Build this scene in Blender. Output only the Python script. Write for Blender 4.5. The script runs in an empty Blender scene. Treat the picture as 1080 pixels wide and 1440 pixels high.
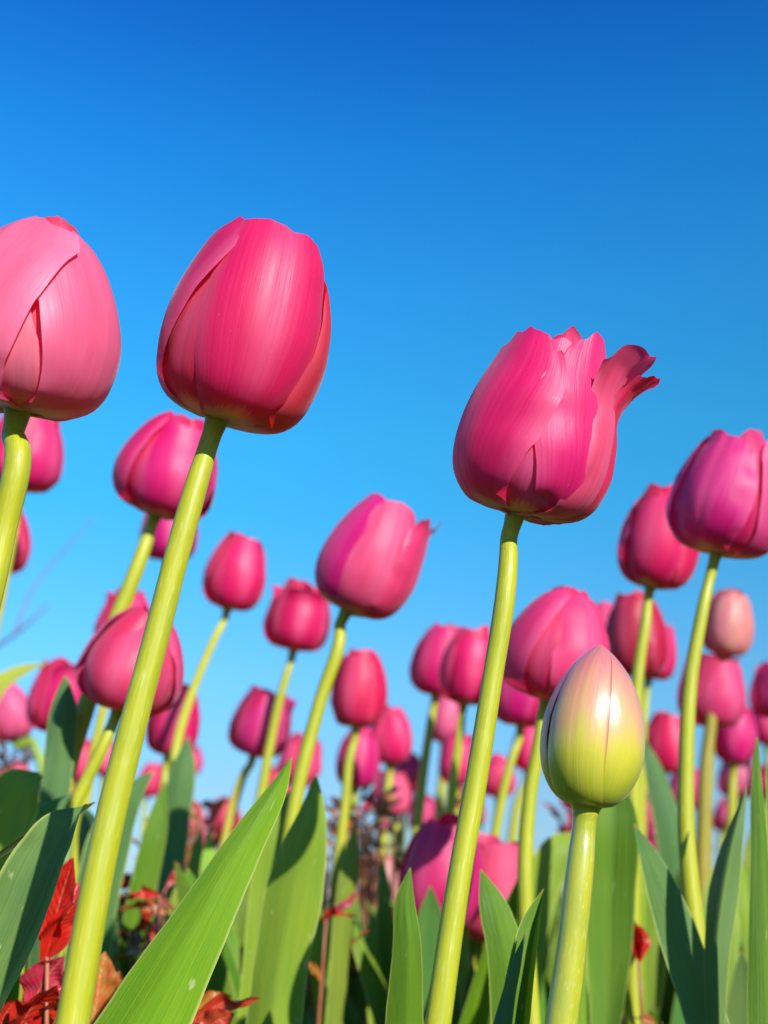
import bpy, math, random
from mathutils import Vector, Matrix, noise, Quaternion

R = math.radians
sc = bpy.context.scene
C = sc.collection

# ------------------------------------------------------------------ camera
CAM = Vector((0, 0, 0.28)); PITCH = R(18.65); LENS = 40.0; FPX = 1440 * LENS / 36.0
cd = bpy.data.cameras.new('camera'); cam = bpy.data.objects.new('camera', cd); C.objects.link(cam)
cam.location = CAM; cam.rotation_euler = (math.pi / 2 + PITCH, 0, 0)
cd.sensor_fit = 'VERTICAL'; cd.sensor_height = 36; cd.sensor_width = 27; cd.lens = LENS
cd.clip_start = 0.01; cd.clip_end = 2000
cd.dof.use_dof = True; cd.dof.focus_distance = 0.355; cd.dof.aperture_fstop = 10.5
sc.camera = cam
FW = Vector((0, math.cos(PITCH), math.sin(PITCH)))
UP = Vector((0, -math.sin(PITCH), math.cos(PITCH)))
RT = Vector((1, 0, 0))

# ------------------------------------------------------------------ sky and sun
SUN_AZ, SUN_EL = R(151), R(25)        # clockwise from +Y: behind the viewer's right shoulder
S = Vector((math.sin(SUN_AZ) * math.cos(SUN_EL), math.cos(SUN_AZ) * math.cos(SUN_EL), math.sin(SUN_EL)))
w = bpy.data.worlds.new('World'); sc.world = w; w.use_nodes = True
nt = w.node_tree; nt.nodes.clear()
def N(nt, t, **k):
    n = nt.nodes.new(t)
    for a, b in k.items(): setattr(n, a, b)
    return n
sky = N(nt, 'ShaderNodeTexSky', sky_type='NISHITA', sun_disc=False)
sky.sun_elevation = SUN_EL; sky.sun_rotation = SUN_AZ
sky.air_density = 1.0; sky.dust_density = 0.3; sky.ozone_density = 2.0
tc = N(nt, 'ShaderNodeTexCoord'); sx = N(nt, 'ShaderNodeSeparateXYZ')
nt.links.new(tc.outputs['Generated'], sx.inputs[0])
rp = N(nt, 'ShaderNodeValToRGB'); nt.links.new(sx.outputs['Z'], rp.inputs[0])
SKY_RAMP = [(0.0, (0.225, 0.335, 0.59)), (0.086, (0.251, 0.382, 0.547)), (0.176, (0.246, 0.529, 0.675)), (0.323, (0.134, 0.68, 0.862)), (0.381, (0.128, 0.748, 0.922)), (0.492, (0.109, 0.747, 1.077)), (0.59, (0.066, 0.66, 1.128)), (0.679, (0.039, 0.449, 1.033)), (1.0, (0.031, 0.359, 0.826))]   #RAMP
while len(rp.color_ramp.elements) < len(SKY_RAMP): rp.color_ramp.elements.new(0.5)
for e, (p, c) in zip(rp.color_ramp.elements, SKY_RAMP):
    e.position = p; e.color = (c[0], c[1], c[2], 1)
mx = N(nt, 'ShaderNodeMix', data_type='RGBA', blend_type='MULTIPLY'); mx.inputs[0].default_value = 1
nt.links.new(sky.outputs[0], mx.inputs[6]); nt.links.new(rp.outputs[0], mx.inputs[7])
bg = N(nt, 'ShaderNodeBackground'); bg.inputs[1].default_value = 0.15
mx2 = N(nt, 'ShaderNodeVectorMath', operation='SCALE')          # slightly deeper blue to the right, away from the haze
ml = N(nt, 'ShaderNodeMath', operation='MULTIPLY_ADD'); nt.links.new(sx.outputs['X'], ml.inputs[0])
ml.inputs[1].default_value = -0.30; ml.inputs[2].default_value = 1.0
nt.links.new(mx.outputs[2], mx2.inputs[0]); nt.links.new(ml.outputs[0], mx2.inputs['Scale'])
nt.links.new(mx2.outputs[0], bg.inputs[0])
wo = N(nt, 'ShaderNodeOutputWorld'); nt.links.new(bg.outputs[0], wo.inputs[0])
sd = bpy.data.lights.new('sun', 'SUN'); sd.energy = 5.0; sd.angle = R(0.5); sd.color = (1, 0.97, 0.92)
sun = bpy.data.objects.new('sun', sd); C.objects.link(sun)
sun.rotation_euler = S.to_track_quat('Z', 'Y').to_euler(); sun.location = (2, -3, 4)
sc.view_settings.view_transform = 'Standard'; sc.view_settings.look = 'None'
sc.view_settings.exposure = 0.6; sc.view_settings.gamma = 1
sc.cycles.max_bounces = 8; sc.cycles.transmission_bounces = 6

def at(u, v, d):
    """point seen at photograph pixel u, v at depth d metres"""
    return CAM + FW * d + RT * ((u - 540) / FPX * d) + UP * ((720 - v) / FPX * d)

# ------------------------------------------------------------------ materials
def mat(name):
    m = bpy.data.materials.new(name); m.use_nodes = True
    n = m.node_tree; n.nodes.clear()
    return m, n
def math_(n, op, a, b=None, clamp=False):
    x = N(n, 'ShaderNodeMath', operation=op, use_clamp=clamp)
    for i, q in enumerate((a, b)):
        if q is None: continue
        if isinstance(q, (int, float)): x.inputs[i].default_value = q
        else: n.links.new(q, x.inputs[i])
    return x.outputs[0]
def mixc(n, f, a, b, bt='MIX'):
    x = N(n, 'ShaderNodeMix', data_type='RGBA', blend_type=bt)
    for s, q in ((0, f), (6, a), (7, b)):
        if isinstance(q, (int, float)): x.inputs[s].default_value = q
        elif isinstance(q, tuple): x.inputs[s].default_value = (q[0], q[1], q[2], 1)
        else: n.links.new(q, x.inputs[s])
    return x.outputs[2]
def ramp(n, f, pts):
    x = N(n, 'ShaderNodeValToRGB'); n.links.new(f, x.inputs[0])
    while len(x.color_ramp.elements) < len(pts): x.color_ramp.elements.new(0.5)
    for e, (p, c) in zip(x.color_ramp.elements, pts):
        e.position = p
        e.color = (c, c, c, 1) if isinstance(c, (int, float)) else (c[0], c[1], c[2], 1)
    return x.outputs[0]
def uvnodes(n):
    uv = N(n, 'ShaderNodeUVMap'); s = N(n, 'ShaderNodeSeparateXYZ'); n.links.new(uv.outputs[0], s.inputs[0])
    u = s.outputs['X']; v = s.outputs['Y']
    au = math_(n, 'ABSOLUTE', math_(n, 'SUBTRACT', math_(n, 'MULTIPLY', u, 2.0), 1.0))
    return uv, u, v, au
def stretched(n, uv, su, sv, scale, detail=3, rand=True, rough=0.55):
    mp = N(n, 'ShaderNodeMapping'); mp.inputs['Scale'].default_value = (su, sv, 1)
    n.links.new(uv.outputs[0], mp.inputs[0])
    if rand:
        oi = N(n, 'ShaderNodeObjectInfo'); cb = N(n, 'ShaderNodeCombineXYZ')
        n.links.new(math_(n, 'MULTIPLY', oi.outputs['Random'], 37.0), cb.inputs[0])
        n.links.new(math_(n, 'MULTIPLY', oi.outputs['Random'], 91.0), cb.inputs[2])
        n.links.new(cb.outputs[0], mp.inputs['Location'])
    t = N(n, 'ShaderNodeTexNoise'); t.inputs['Scale'].default_value = scale
    t.inputs['Detail'].default_value = detail; t.inputs['Roughness'].default_value = rough
    n.links.new(mp.outputs[0], t.inputs[0])
    return t.outputs[0]
def finish(n, col, rough, trans=0.0, tcol=None, bump=None, bstr=0.2, coat=0.0, coatr=0.2, sheen=0.0, spec=0.5, bdist=0.001, sheent=(1, .8, .9)):
    p = N(n, 'ShaderNodeBsdfPrincipled')
    n.links.new(col, p.inputs['Base Color']) if not isinstance(col, tuple) else setattr(p.inputs['Base Color'], 'default_value', (*col, 1))
    if isinstance(rough, (int, float)): p.inputs['Roughness'].default_value = rough
    else: n.links.new(rough, p.inputs['Roughness'])
    p.inputs['Coat Weight'].default_value = coat; p.inputs['Coat Roughness'].default_value = coatr
    p.inputs['Sheen Weight'].default_value = sheen; p.inputs['Sheen Roughness'].default_value = 0.35
    p.inputs['Sheen Tint'].default_value = (*sheent, 1)
    p.inputs['Specular IOR Level'].default_value = spec
    out = N(n, 'ShaderNodeOutputMaterial')
    if bump is not None:
        b = N(n, 'ShaderNodeBump'); b.inputs['Strength'].default_value = bstr; b.inputs['Distance'].default_value = bdist
        n.links.new(bump, b.inputs['Height']); n.links.new(b.outputs[0], p.inputs['Normal'])
    if trans > 0:
        t = N(n, 'ShaderNodeBsdfTranslucent')
        n.links.new(tcol, t.inputs[0]) if not isinstance(tcol, tuple) else setattr(t.inputs[0], 'default_value', (*tcol, 1))
        m = N(n, 'ShaderNodeMixShader'); m.inputs[0].default_value = trans
        n.links.new(p.outputs[0], m.inputs[1]); n.links.new(t.outputs[0], m.inputs[2])
        n.links.new(m.outputs[0], out.inputs[0])
    else: n.links.new(p.outputs[0], out.inputs[0])

def make_petal_mat():
    m, n = mat('petal_skin'); uv, u, v, au = uvnodes(n)
    oc = N(n, 'ShaderNodeObjectInfo').outputs['Color']
    fine = stretched(n, uv, 34, 1.3, 1.5, 5); broad = stretched(n, uv, 5, 2.0, 1.4, 3)
    speck = stretched(n, uv, 60, 60, 1.2, 2)
    col = mixc(n, ramp(n, fine, [(0.3, 0.0), (0.75, 0.32)]), oc, mixc(n, 0.35, oc, (0.95, 0.16, 0.38)))
    col = mixc(n, ramp(n, broad, [(0.35, 0.0), (0.7, 0.5)]), col, mixc(n, 0.5, oc, (0.56, 0.003, 0.07)))
    # paler flush along the middle and upper margins
    mid = math_(n, 'MULTIPLY', ramp(n, au, [(0.0, 0.42), (0.35, 0.0)]), ramp(n, v, [(0.1, 0.0), (0.5, 1.0), (0.9, .6)]))
    col = mixc(n, mid, col, (0.92, 0.20, 0.38))
    edge = math_(n, 'MULTIPLY', ramp(n, au, [(0.72, 0.0), (1.0, 0.75)]), ramp(n, v, [(0.15, 0.2), (0.6, 1.0)]))
    col = mixc(n, edge, col, mixc(n, 0.45, oc, (0.95, 0.30, 0.50)))
    # cream and green at the foot
    ft = math_(n, 'ADD', v, math_(n, 'MULTIPLY', math_(n, 'SUBTRACT', fine, 0.5), 0.10))
    ft = math_(n, 'ADD', ft, math_(n, 'MULTIPLY', au, 0.10))
    foot = ramp(n, ft, [(0.04, 1.0), (0.13, 0.8), (0.22, 0.0)])
    footc = ramp(n, ft, [(0.05, (0.70, 0.62, 0.14)), (0.17, (0.95, 0.74, 0.36))])
    col = mixc(n, foot, col, footc)
    col = mixc(n, ramp(n, speck, [(0.72, 0.0), (0.82, 0.35)]), col, (0.95, 0.6, 0.68))
    tcol = mixc(n, 1.0, col, (1.0, 0.30, 0.55), 'MULTIPLY')
    hgt = math_(n, 'ADD', math_(n, 'MULTIPLY', fine, 0.7), math_(n, 'MULTIPLY', broad, 1.2))
    finish(n, col, ramp(n, fine, [(0.2, 0.40), (0.8, 0.56)]), 0.46, tcol, hgt, 0.22, coat=0.0, coatr=0.38, sheen=0.2, spec=0.5, bdist=0.0012)
    return m
def make_bud_mat():
    m, n = mat('bud_skin'); uv, u, v, au = uvnodes(n)
    oc = N(n, 'ShaderNodeObjectInfo').outputs['Color']
    fine = stretched(n, uv, 50, 1.2, 1.5, 4); broad = stretched(n, uv, 4, 2, 1.4, 2)
    ft = math_(n, 'ADD', v, math_(n, 'MULTIPLY', math_(n, 'SUBTRACT', broad, 0.5), 0.35))
    col = ramp(n, ft, [(0.12, (0.33, 0.38, 0.008)), (0.36, (0.50, 0.43, 0.02)), (0.53, (0.58, 0.29, 0.12)), (0.90, (0.50, 0.13, 0.14))])
    col = mixc(n, ramp(n, fine, [(0.35, 0.0), (0.75, 0.4)]), col, mixc(n, 0.5, col, (0.72, 0.34, 0.24)))
    col = mixc(n, 1.0, col, oc, 'MULTIPLY')
    edge = math_(n, 'MULTIPLY', ramp(n, au, [(0.90, 0.0), (1.0, 1.0)]), ramp(n, v, [(0.2, 0.2), (0.5, 1.0)]))
    col = mixc(n, edge, col, (0.30, 0.03, 0.04))
    finish(n, col, 0.36, 0.10, col, fine, 0.15, coat=0.45, coatr=0.24, spec=0.45, sheen=0.1)
    return m
def make_stem_mat(name, a, b, coat, rough=0.45):
    m, n = mat(name); uv, u, v, au = uvnodes(n)
    oc = N(n, 'ShaderNodeObjectInfo').outputs['Color']
    fine = stretched(n, uv, 20, 30, 2.0, 4); long_ = stretched(n, uv, 14, 1.5, 2.0, 3)
    col = mixc(n, ramp(n, long_, [(0.3, 0.0), (0.7, 1.0)]), a, b)
    col = mixc(n, ramp(n, v, [(0.90, 0.0), (0.985, 0.85)]), col, (0.10, 0.17, 0.03))  # shadow below the flower, painted as darker green at the stem top
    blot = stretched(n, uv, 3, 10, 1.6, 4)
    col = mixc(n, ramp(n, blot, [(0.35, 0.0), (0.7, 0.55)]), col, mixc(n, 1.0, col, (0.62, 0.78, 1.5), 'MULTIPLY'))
    col = mixc(n, ramp(n, fine, [(0.55, 0.0), (0.8, 0.35)]), col, (0.60, 0.62, 0.25))
    col = mixc(n, 1.0, col, oc, 'MULTIPLY')
    finish(n, col, rough, 0, None, math_(n, 'ADD', fine, long_), 0.16 if coat < .5 else .04, coat=coat, coatr=0.16, spec=0.4, bdist=0.0006)
    return m
def make_leaf_mat():
    m, n = mat('leaf_skin'); uv, u, v, au = uvnodes(n)
    oc = N(n, 'ShaderNodeObjectInfo').outputs['Color']
    fine = stretched(n, uv, 55, 1.0, 1.6, 4); broad = stretched(n, uv, 5, 5, 1.0, 3)
    marks = stretched(n, uv, 6, 14, 1.3, 2)
    col = mixc(n, ramp(n, fine, [(0.35, 0.0), (0.65, 0.85)]), oc, mixc(n, 1.0, oc, (1.35, 1.25, 1.4), 'MULTIPLY'))
    col = mixc(n, ramp(n, broad, [(0.35, 0.0), (0.7, 0.5)]), col, mixc(n, 1.0, col, (1.55, 1.2, 0.55), 'MULTIPLY'))
    col = mixc(n, ramp(n, marks, [(0.70, 0.0), (0.76, 0.55)]), col, (0.50, 0.50, 0.24))
    col = mixc(n, ramp(n, au, [(0.92, 0.0), (1.0, 0.75)]), col, (0.50, 0.52, 0.14))
    col = mixc(n, ramp(n, v, [(0.965, 0.0), (1.0, 0.7)]), col, (0.42, 0.26, 0.06))
    tcol = mixc(n, 1.0, col, (1.0, 1.0, 0.3), 'MULTIPLY')
    finish(n, col, ramp(n, broad, [(0.3, 0.38), (0.7, 0.58)]), 0.25, tcol, math_(n, 'ADD', fine, math_(n, 'MULTIPLY', broad, 1.5)), 0.5, spec=0.28, sheen=0.0, bdist=0.001)
    return m
def make_red_leaf_mat():
    m, n = mat('red_leaf_skin'); uv, u, v, au = uvnodes(n)
    oc = N(n, 'ShaderNodeObjectInfo').outputs['Color']
    wv = stretched(n, uv, 6, 6, 1.2, 4); vein = N(n, 'ShaderNodeTexWave'); vein.inputs['Scale'].default_value = 3.2
    vein.inputs['Distortion'].default_value = 2.0
    cb = N(n, 'ShaderNodeCombineXYZ'); n.links.new(math_(n, 'SUBTRACT', v, math_(n, 'MULTIPLY', au, 0.35)), cb.inputs[0])
    n.links.new(cb.outputs[0], vein.inputs[0])
    col = mixc(n, ramp(n, wv, [(0.4, 0.0), (0.65, 0.8)]), oc, mixc(n, 1.0, oc, (0.75, 3.2, 1.2), 'MULTIPLY'))
    col = mixc(n, ramp(n, vein.outputs['Fac'], [(0.0, 0.5), (0.25, 0.0)]), col, mixc(n, 1.0, col, (0.75, 0.75, 0.75), 'MULTIPLY'))
    col = mixc(n, ramp(n, au, [(0.0, 0.6), (0.07, 0.0)]), col, (0.75, 0.25, 0.12))
    finish(n, col, 0.35, 0.3, mixc(n, 1.0, col, (1, .5, .4), 'MULTIPLY'), math_(n, 'ADD', vein.outputs['Fac'], wv), 0.22, coat=0.2, coatr=0.25, bdist=0.002)
    return m
def make_soil():
    m, n = mat('soil'); g = N(n, 'ShaderNodeTexCoord')
    def nz(s, d):
        t = N(n, 'ShaderNodeTexNoise'); t.inputs['Scale'].default_value = s; t.inputs['Detail'].default_value = d
        n.links.new(g.outputs['Object'], t.inputs[0]); return t.outputs[0]
    a = nz(18, 8); b = nz(1.2, 4)
    col = ramp(n, a, [(0.3, (0.018, 0.012, 0.008)), (0.7, (0.085, 0.055, 0.032))])
    col = mixc(n, ramp(n, b, [(0.45, 0.0), (0.65, 0.8)]), col, (0.035, 0.06, 0.016))
    finish(n, col, 0.95, 0, None, a, 1.0, bdist=0.03)
    return m
def make_plain(name, a, b, rough=0.7):
    m, n = mat(name); g = N(n, 'ShaderNodeTexCoord')
    t = N(n, 'ShaderNodeTexNoise'); t.inputs['Scale'].default_value = 60; t.inputs['Detail'].default_value = 5
    n.links.new(g.outputs['Object'], t.inputs[0])
    finish(n, ramp(n, t.outputs[0], [(0.3, a), (0.7, b)]), rough, 0, None, t.outputs[0], 0.5, bdist=0.002)
    return m
M_PETAL = make_petal_mat(); M_BUD = make_bud_mat(); M_LEAF = make_leaf_mat(); M_RED = make_red_leaf_mat()
M_STEM = make_stem_mat('stem_skin', (0.38, 0.355, 0.008), (0.30, 0.31, 0.005), 0.05, 0.5)
M_BSTEM = make_stem_mat('bud_stem_skin', (0.38, 0.36, 0.015), (0.30, 0.31, 0.015), 1.0, 0.35)
M_SOIL = make_soil(); M_TWIG = make_plain('twig_bark', (0.10, 0.06, 0.05), (0.26, 0.17, 0.15))
M_RSTEM = make_plain('reddish_stem_bark', (0.20, 0.05, 0.03), (0.35, 0.12, 0.06), 0.5)

# ------------------------------------------------------------------ mesh helpers
def link(name, verts, faces, uvs, m, parent=None, color=None, smooth=True):
    me = bpy.data.meshes.new(name); me.from_pydata([tuple(v) for v in verts], [], faces)
    if uvs:
        l = me.uv_layers.new(name='UVMap')
        for p in me.polygons:
            for li in p.loop_indices: l.data[li].uv = uvs[me.loops[li].vertex_index]
    me.polygons.foreach_set('use_smooth', [smooth] * len(me.polygons))
    me.materials.append(m); me.update()
    o = bpy.data.objects.new(name, me); C.objects.link(o)
    if parent: o.parent = parent
    if color: o.color = (*color, 1)
    return o
def grid(nu, nv): return [(j * (nu + 1) + i, j * (nu + 1) + i + 1, (j + 1) * (nu + 1) + i + 1, (j + 1) * (nu + 1) + i) for j in range(nv) for i in range(nu)]
def cr(pts, k=6):
    """smooth curve through points (tuples, first three entries are the place), tangents scaled by chord length"""
    P = [tuple(p) for p in pts]; n = len(P)
    h = [max(1e-5, math.sqrt(sum((a - b) ** 2 for a, b in zip(P[i][:3], P[i + 1][:3])))) for i in range(n - 1)]
    sl = [tuple((b - a) / h[i] for a, b in zip(P[i], P[i + 1])) for i in range(n - 1)]
    M_ = [sl[0]] + [tuple((x * h[i] + y * h[i - 1]) / (h[i - 1] + h[i]) for x, y in zip(sl[i - 1], sl[i])) for i in range(1, n - 1)] + [sl[-1]]
    out = []
    for i in range(n - 1):
        for q in range(k):
            t = q / k; t2 = t * t; t3 = t2 * t
            out.append(tuple((2 * t3 - 3 * t2 + 1) * a + (t3 - 2 * t2 + t) * h[i] * m + (3 * t2 - 2 * t3) * b + (t3 - t2) * h[i] * w_ for a, b, m, w_ in zip(P[i], P[i + 1], M_[i], M_[i + 1])))
    out.append(P[-1]); return out
def lerp_table(tab, t):
    for (a, x), (b, y) in zip(tab, tab[1:]):
        if t <= b: 
            f = (t - a) / (b - a); return tuple(p + (q - p) * f for p, q in zip(x, y)) if isinstance(x, tuple) else x + (y - x) * f
    return tab[-1][1]
def tube(name, pts, m, parent, origin, n=14, k=6, color=(1, 1, 1), cap=True):
    """pts: (Vector, radius) from foot to top"""
    P = cr([(*p, r) for p, r in pts], k); V = []; U = []
    for j, q in enumerate(P):
        p = Vector(q[:3]); a = Vector(P[max(j - 1, 0)][:3]); b = Vector(P[min(j + 1, len(P) - 1)][:3])
        T = (b - a).normalized(); X = (RT - T * RT.dot(T)).normalized(); Y = T.cross(X)
        p = p + Vector((noise.noise(Vector((p.z * 28, origin.x * 90, 0))), noise.noise(Vector((7, p.z * 28, origin.x * 90))), 0)) * q[3] * .16
        for i in range(n + 1):
            an = 2 * math.pi * i / n; rr = q[3] * (1 + 0.02 * noise.noise(Vector((math.cos(an), math.sin(an), p.z * 40))))
            V.append(p + X * (math.cos(an) * rr) + Y * (math.sin(an) * rr) - origin); U.append((i / n, j / (len(P) - 1)))
    F = grid(n, len(P) - 1)
    if cap: F.append(tuple(range(len(V) - n - 1, len(V) - 1)))
    return link(name, V, F, U, m, parent, color)

PROF = {
 'cup':   [(.03, 0), (.16, .008), (.27, .05), (.345, .14), (.385, .27), (.392, .40), (.375, .54), (.335, .69), (.285, .82), (.235, .92), (.19, 1.0)],
 'slim':  [(.03, 0), (.14, .01), (.24, .06), (.305, .16), (.335, .30), (.34, .44), (.325, .58), (.295, .72), (.25, .85), (.20, .94), (.15, 1.0)],
 'wide':  [(.03, 0), (.18, .005), (.31, .05), (.395, .15), (.43, .29), (.43, .42), (.41, .56), (.375, .70), (.34, .82), (.31, .92), (.29, 1.0)],
 'round': [(.03, 0), (.19, .01), (.32, .06), (.40, .17), (.43, .32), (.42, .46), (.38, .60), (.32, .74), (.25, .86), (.17, .95), (.10, 1.0)],
 'broad': [(.03, 0), (.17, .008), (.285, .05), (.36, .14), (.395, .27), (.408, .42), (.398, .56), (.372, .69), (.335, .81), (.29, .91), (.22, 1.0)],
 'bud':   [(.075, 0), (.15, .015), (.225, .075), (.285, .18), (.315, .30), (.318, .42), (.302, .55), (.258, .69), (.192, .82), (.100, .93), (.008, 1.0)],
}
def prof(kind, t):
    P = PROF[kind]; L = [0]
    for a, b in zip(P, P[1:]): L.append(L[-1] + math.hypot(b[0] - a[0], b[1] - a[1]))
    s = min(max(t, 0), 1) * L[-1]
    for i in range(len(P) - 1):
        if s <= L[i + 1] + 1e-9:
            f = (s - L[i]) / (L[i + 1] - L[i]); a = P[i]; b = P[i + 1]; p0 = P[max(i - 1, 0)]; p3 = P[min(i + 2, len(P) - 1)]
            return tuple(0.5 * (2 * a[c] + (b[c] - p0[c]) * f + (2 * p0[c] - 5 * a[c] + 4 * b[c] - p3[c]) * f * f + (3 * a[c] - p0[c] - 3 * b[c] + p3[c]) * f ** 3) for c in (0, 1))
    return P[-1]
def outline(t, tm, q, wb, wt=0.0):
    if wt and t >= tm: return 1 - (1 - wt) * ((t - tm) / (1 - tm)) ** 2
    if t < tm: return wb + (1 - wb) * (math.sin(math.pi / 2 * t / tm) ** 1.2 if wt else (1 - (1 - t / tm) ** 2) ** 0.75)
    return max(0.0, 1 - ((t - tm) / (1 - tm)) ** q) ** 0.5
def petal(parent, frame, origin, H, kind, az, W=.42, L=1.0, off=0.0, tw=0.0, tuck=0.02, opn=0.0, curl=0.0, ct=0.72, wave=0.012, tm=.5, q=2.2, wb=.35,
          notch=0.0, nu_=0.0, tmax=1.0, seed=0, nu=14, nv=22, m=None, color=(.7, .04, .16), keel=0.012, lean=0.0, name='petal', cd_=0.35, pinch=0.0, wt=.72, rd=.15, rp=2.6, pk=.012, frill=0.0, fat=1.0):
    V = []; U = []; az = R(az)
    for j in range(nv + 1):
        t = 1 - (1 - j / nv) ** 1.35
        for i in range(nu + 1):
            u = -1 + 2 * i / nu
            tt = t * tmax * (1 - rd * abs(u) ** rp - (pk - pk * math.exp(-(u / .14) ** 2)) * (t > .0) - notch * math.exp(-((u - nu_) / .28) ** 2))
            r, z = prof(kind, tt); z *= L
            wd = W * outline(t, tm, q, wb, wt)
            ph = min(wd / max(r, 0.02), 1.5 if wt else 1.10)
            ph *= 1 - pinch * max(0, (tt - .6) / .4) ** 2
            a = az + u * ph + lean * t
            rr = r + off * .42 * min(1, r / .2) + tw * u * (0.35 + .65 * min(1, t * 2)) * min(1, r / .25) - tuck * abs(u) ** 3 * min(1, r / .3) + opn * tt ** 3
            rr += keel * math.exp(-(u / .35) ** 2) * math.sin(math.pi * min(1, t * 1.05)) - keel * .6 * math.exp(-(u / .07) ** 2) * min(1, t * 3)
            s = max(0, (tt - ct) / (1 - ct))
            rr += curl * s * s; z -= abs(curl) * cd_ * s ** 3
            e = abs(u) ** 3
            rr += wave * (e * .8 + .35 * t) * noise.noise(Vector((u * 1.6, tt * 6.5, seed * 3.7))) * 1.3
            z += wave * e * noise.noise(Vector((u * 2, tt * 9, seed * 5.1 + 9))) * 1.6 + wave * 1.1 * t ** 6 * noise.noise(Vector((u * 4, 0, seed * 2.3)))
            z += frill * tt ** 8 * (noise.noise(Vector((u * 4.5, 3, seed * 1.3))) + .15 * noise.noise(Vector((u * 10, 5, seed))))
            rr = max(rr * fat, 0.004)
            V.append(frame @ Vector((math.sin(a) * rr * H, -math.cos(a) * rr * H, z * H)) - origin)
            U.append(((u + 1) / 2, t))
    return link(name, V, grid(nu, nv), U, m or M_PETAL, parent, color)

PINK = (.84, .008, .155); MAG = (.70, .004, .215); LIGHT = (.86, .17, .31); RED = (.66, .004, .016); ROSE = (.80, .012, .10)
def mixt(a, b, f): return tuple(x + (y - x) * f for x, y in zip(a, b))
def jit(c, rn, a=.12): return tuple(max(.003, x * (1 + rn.uniform(-a, a))) for x in c)

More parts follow.
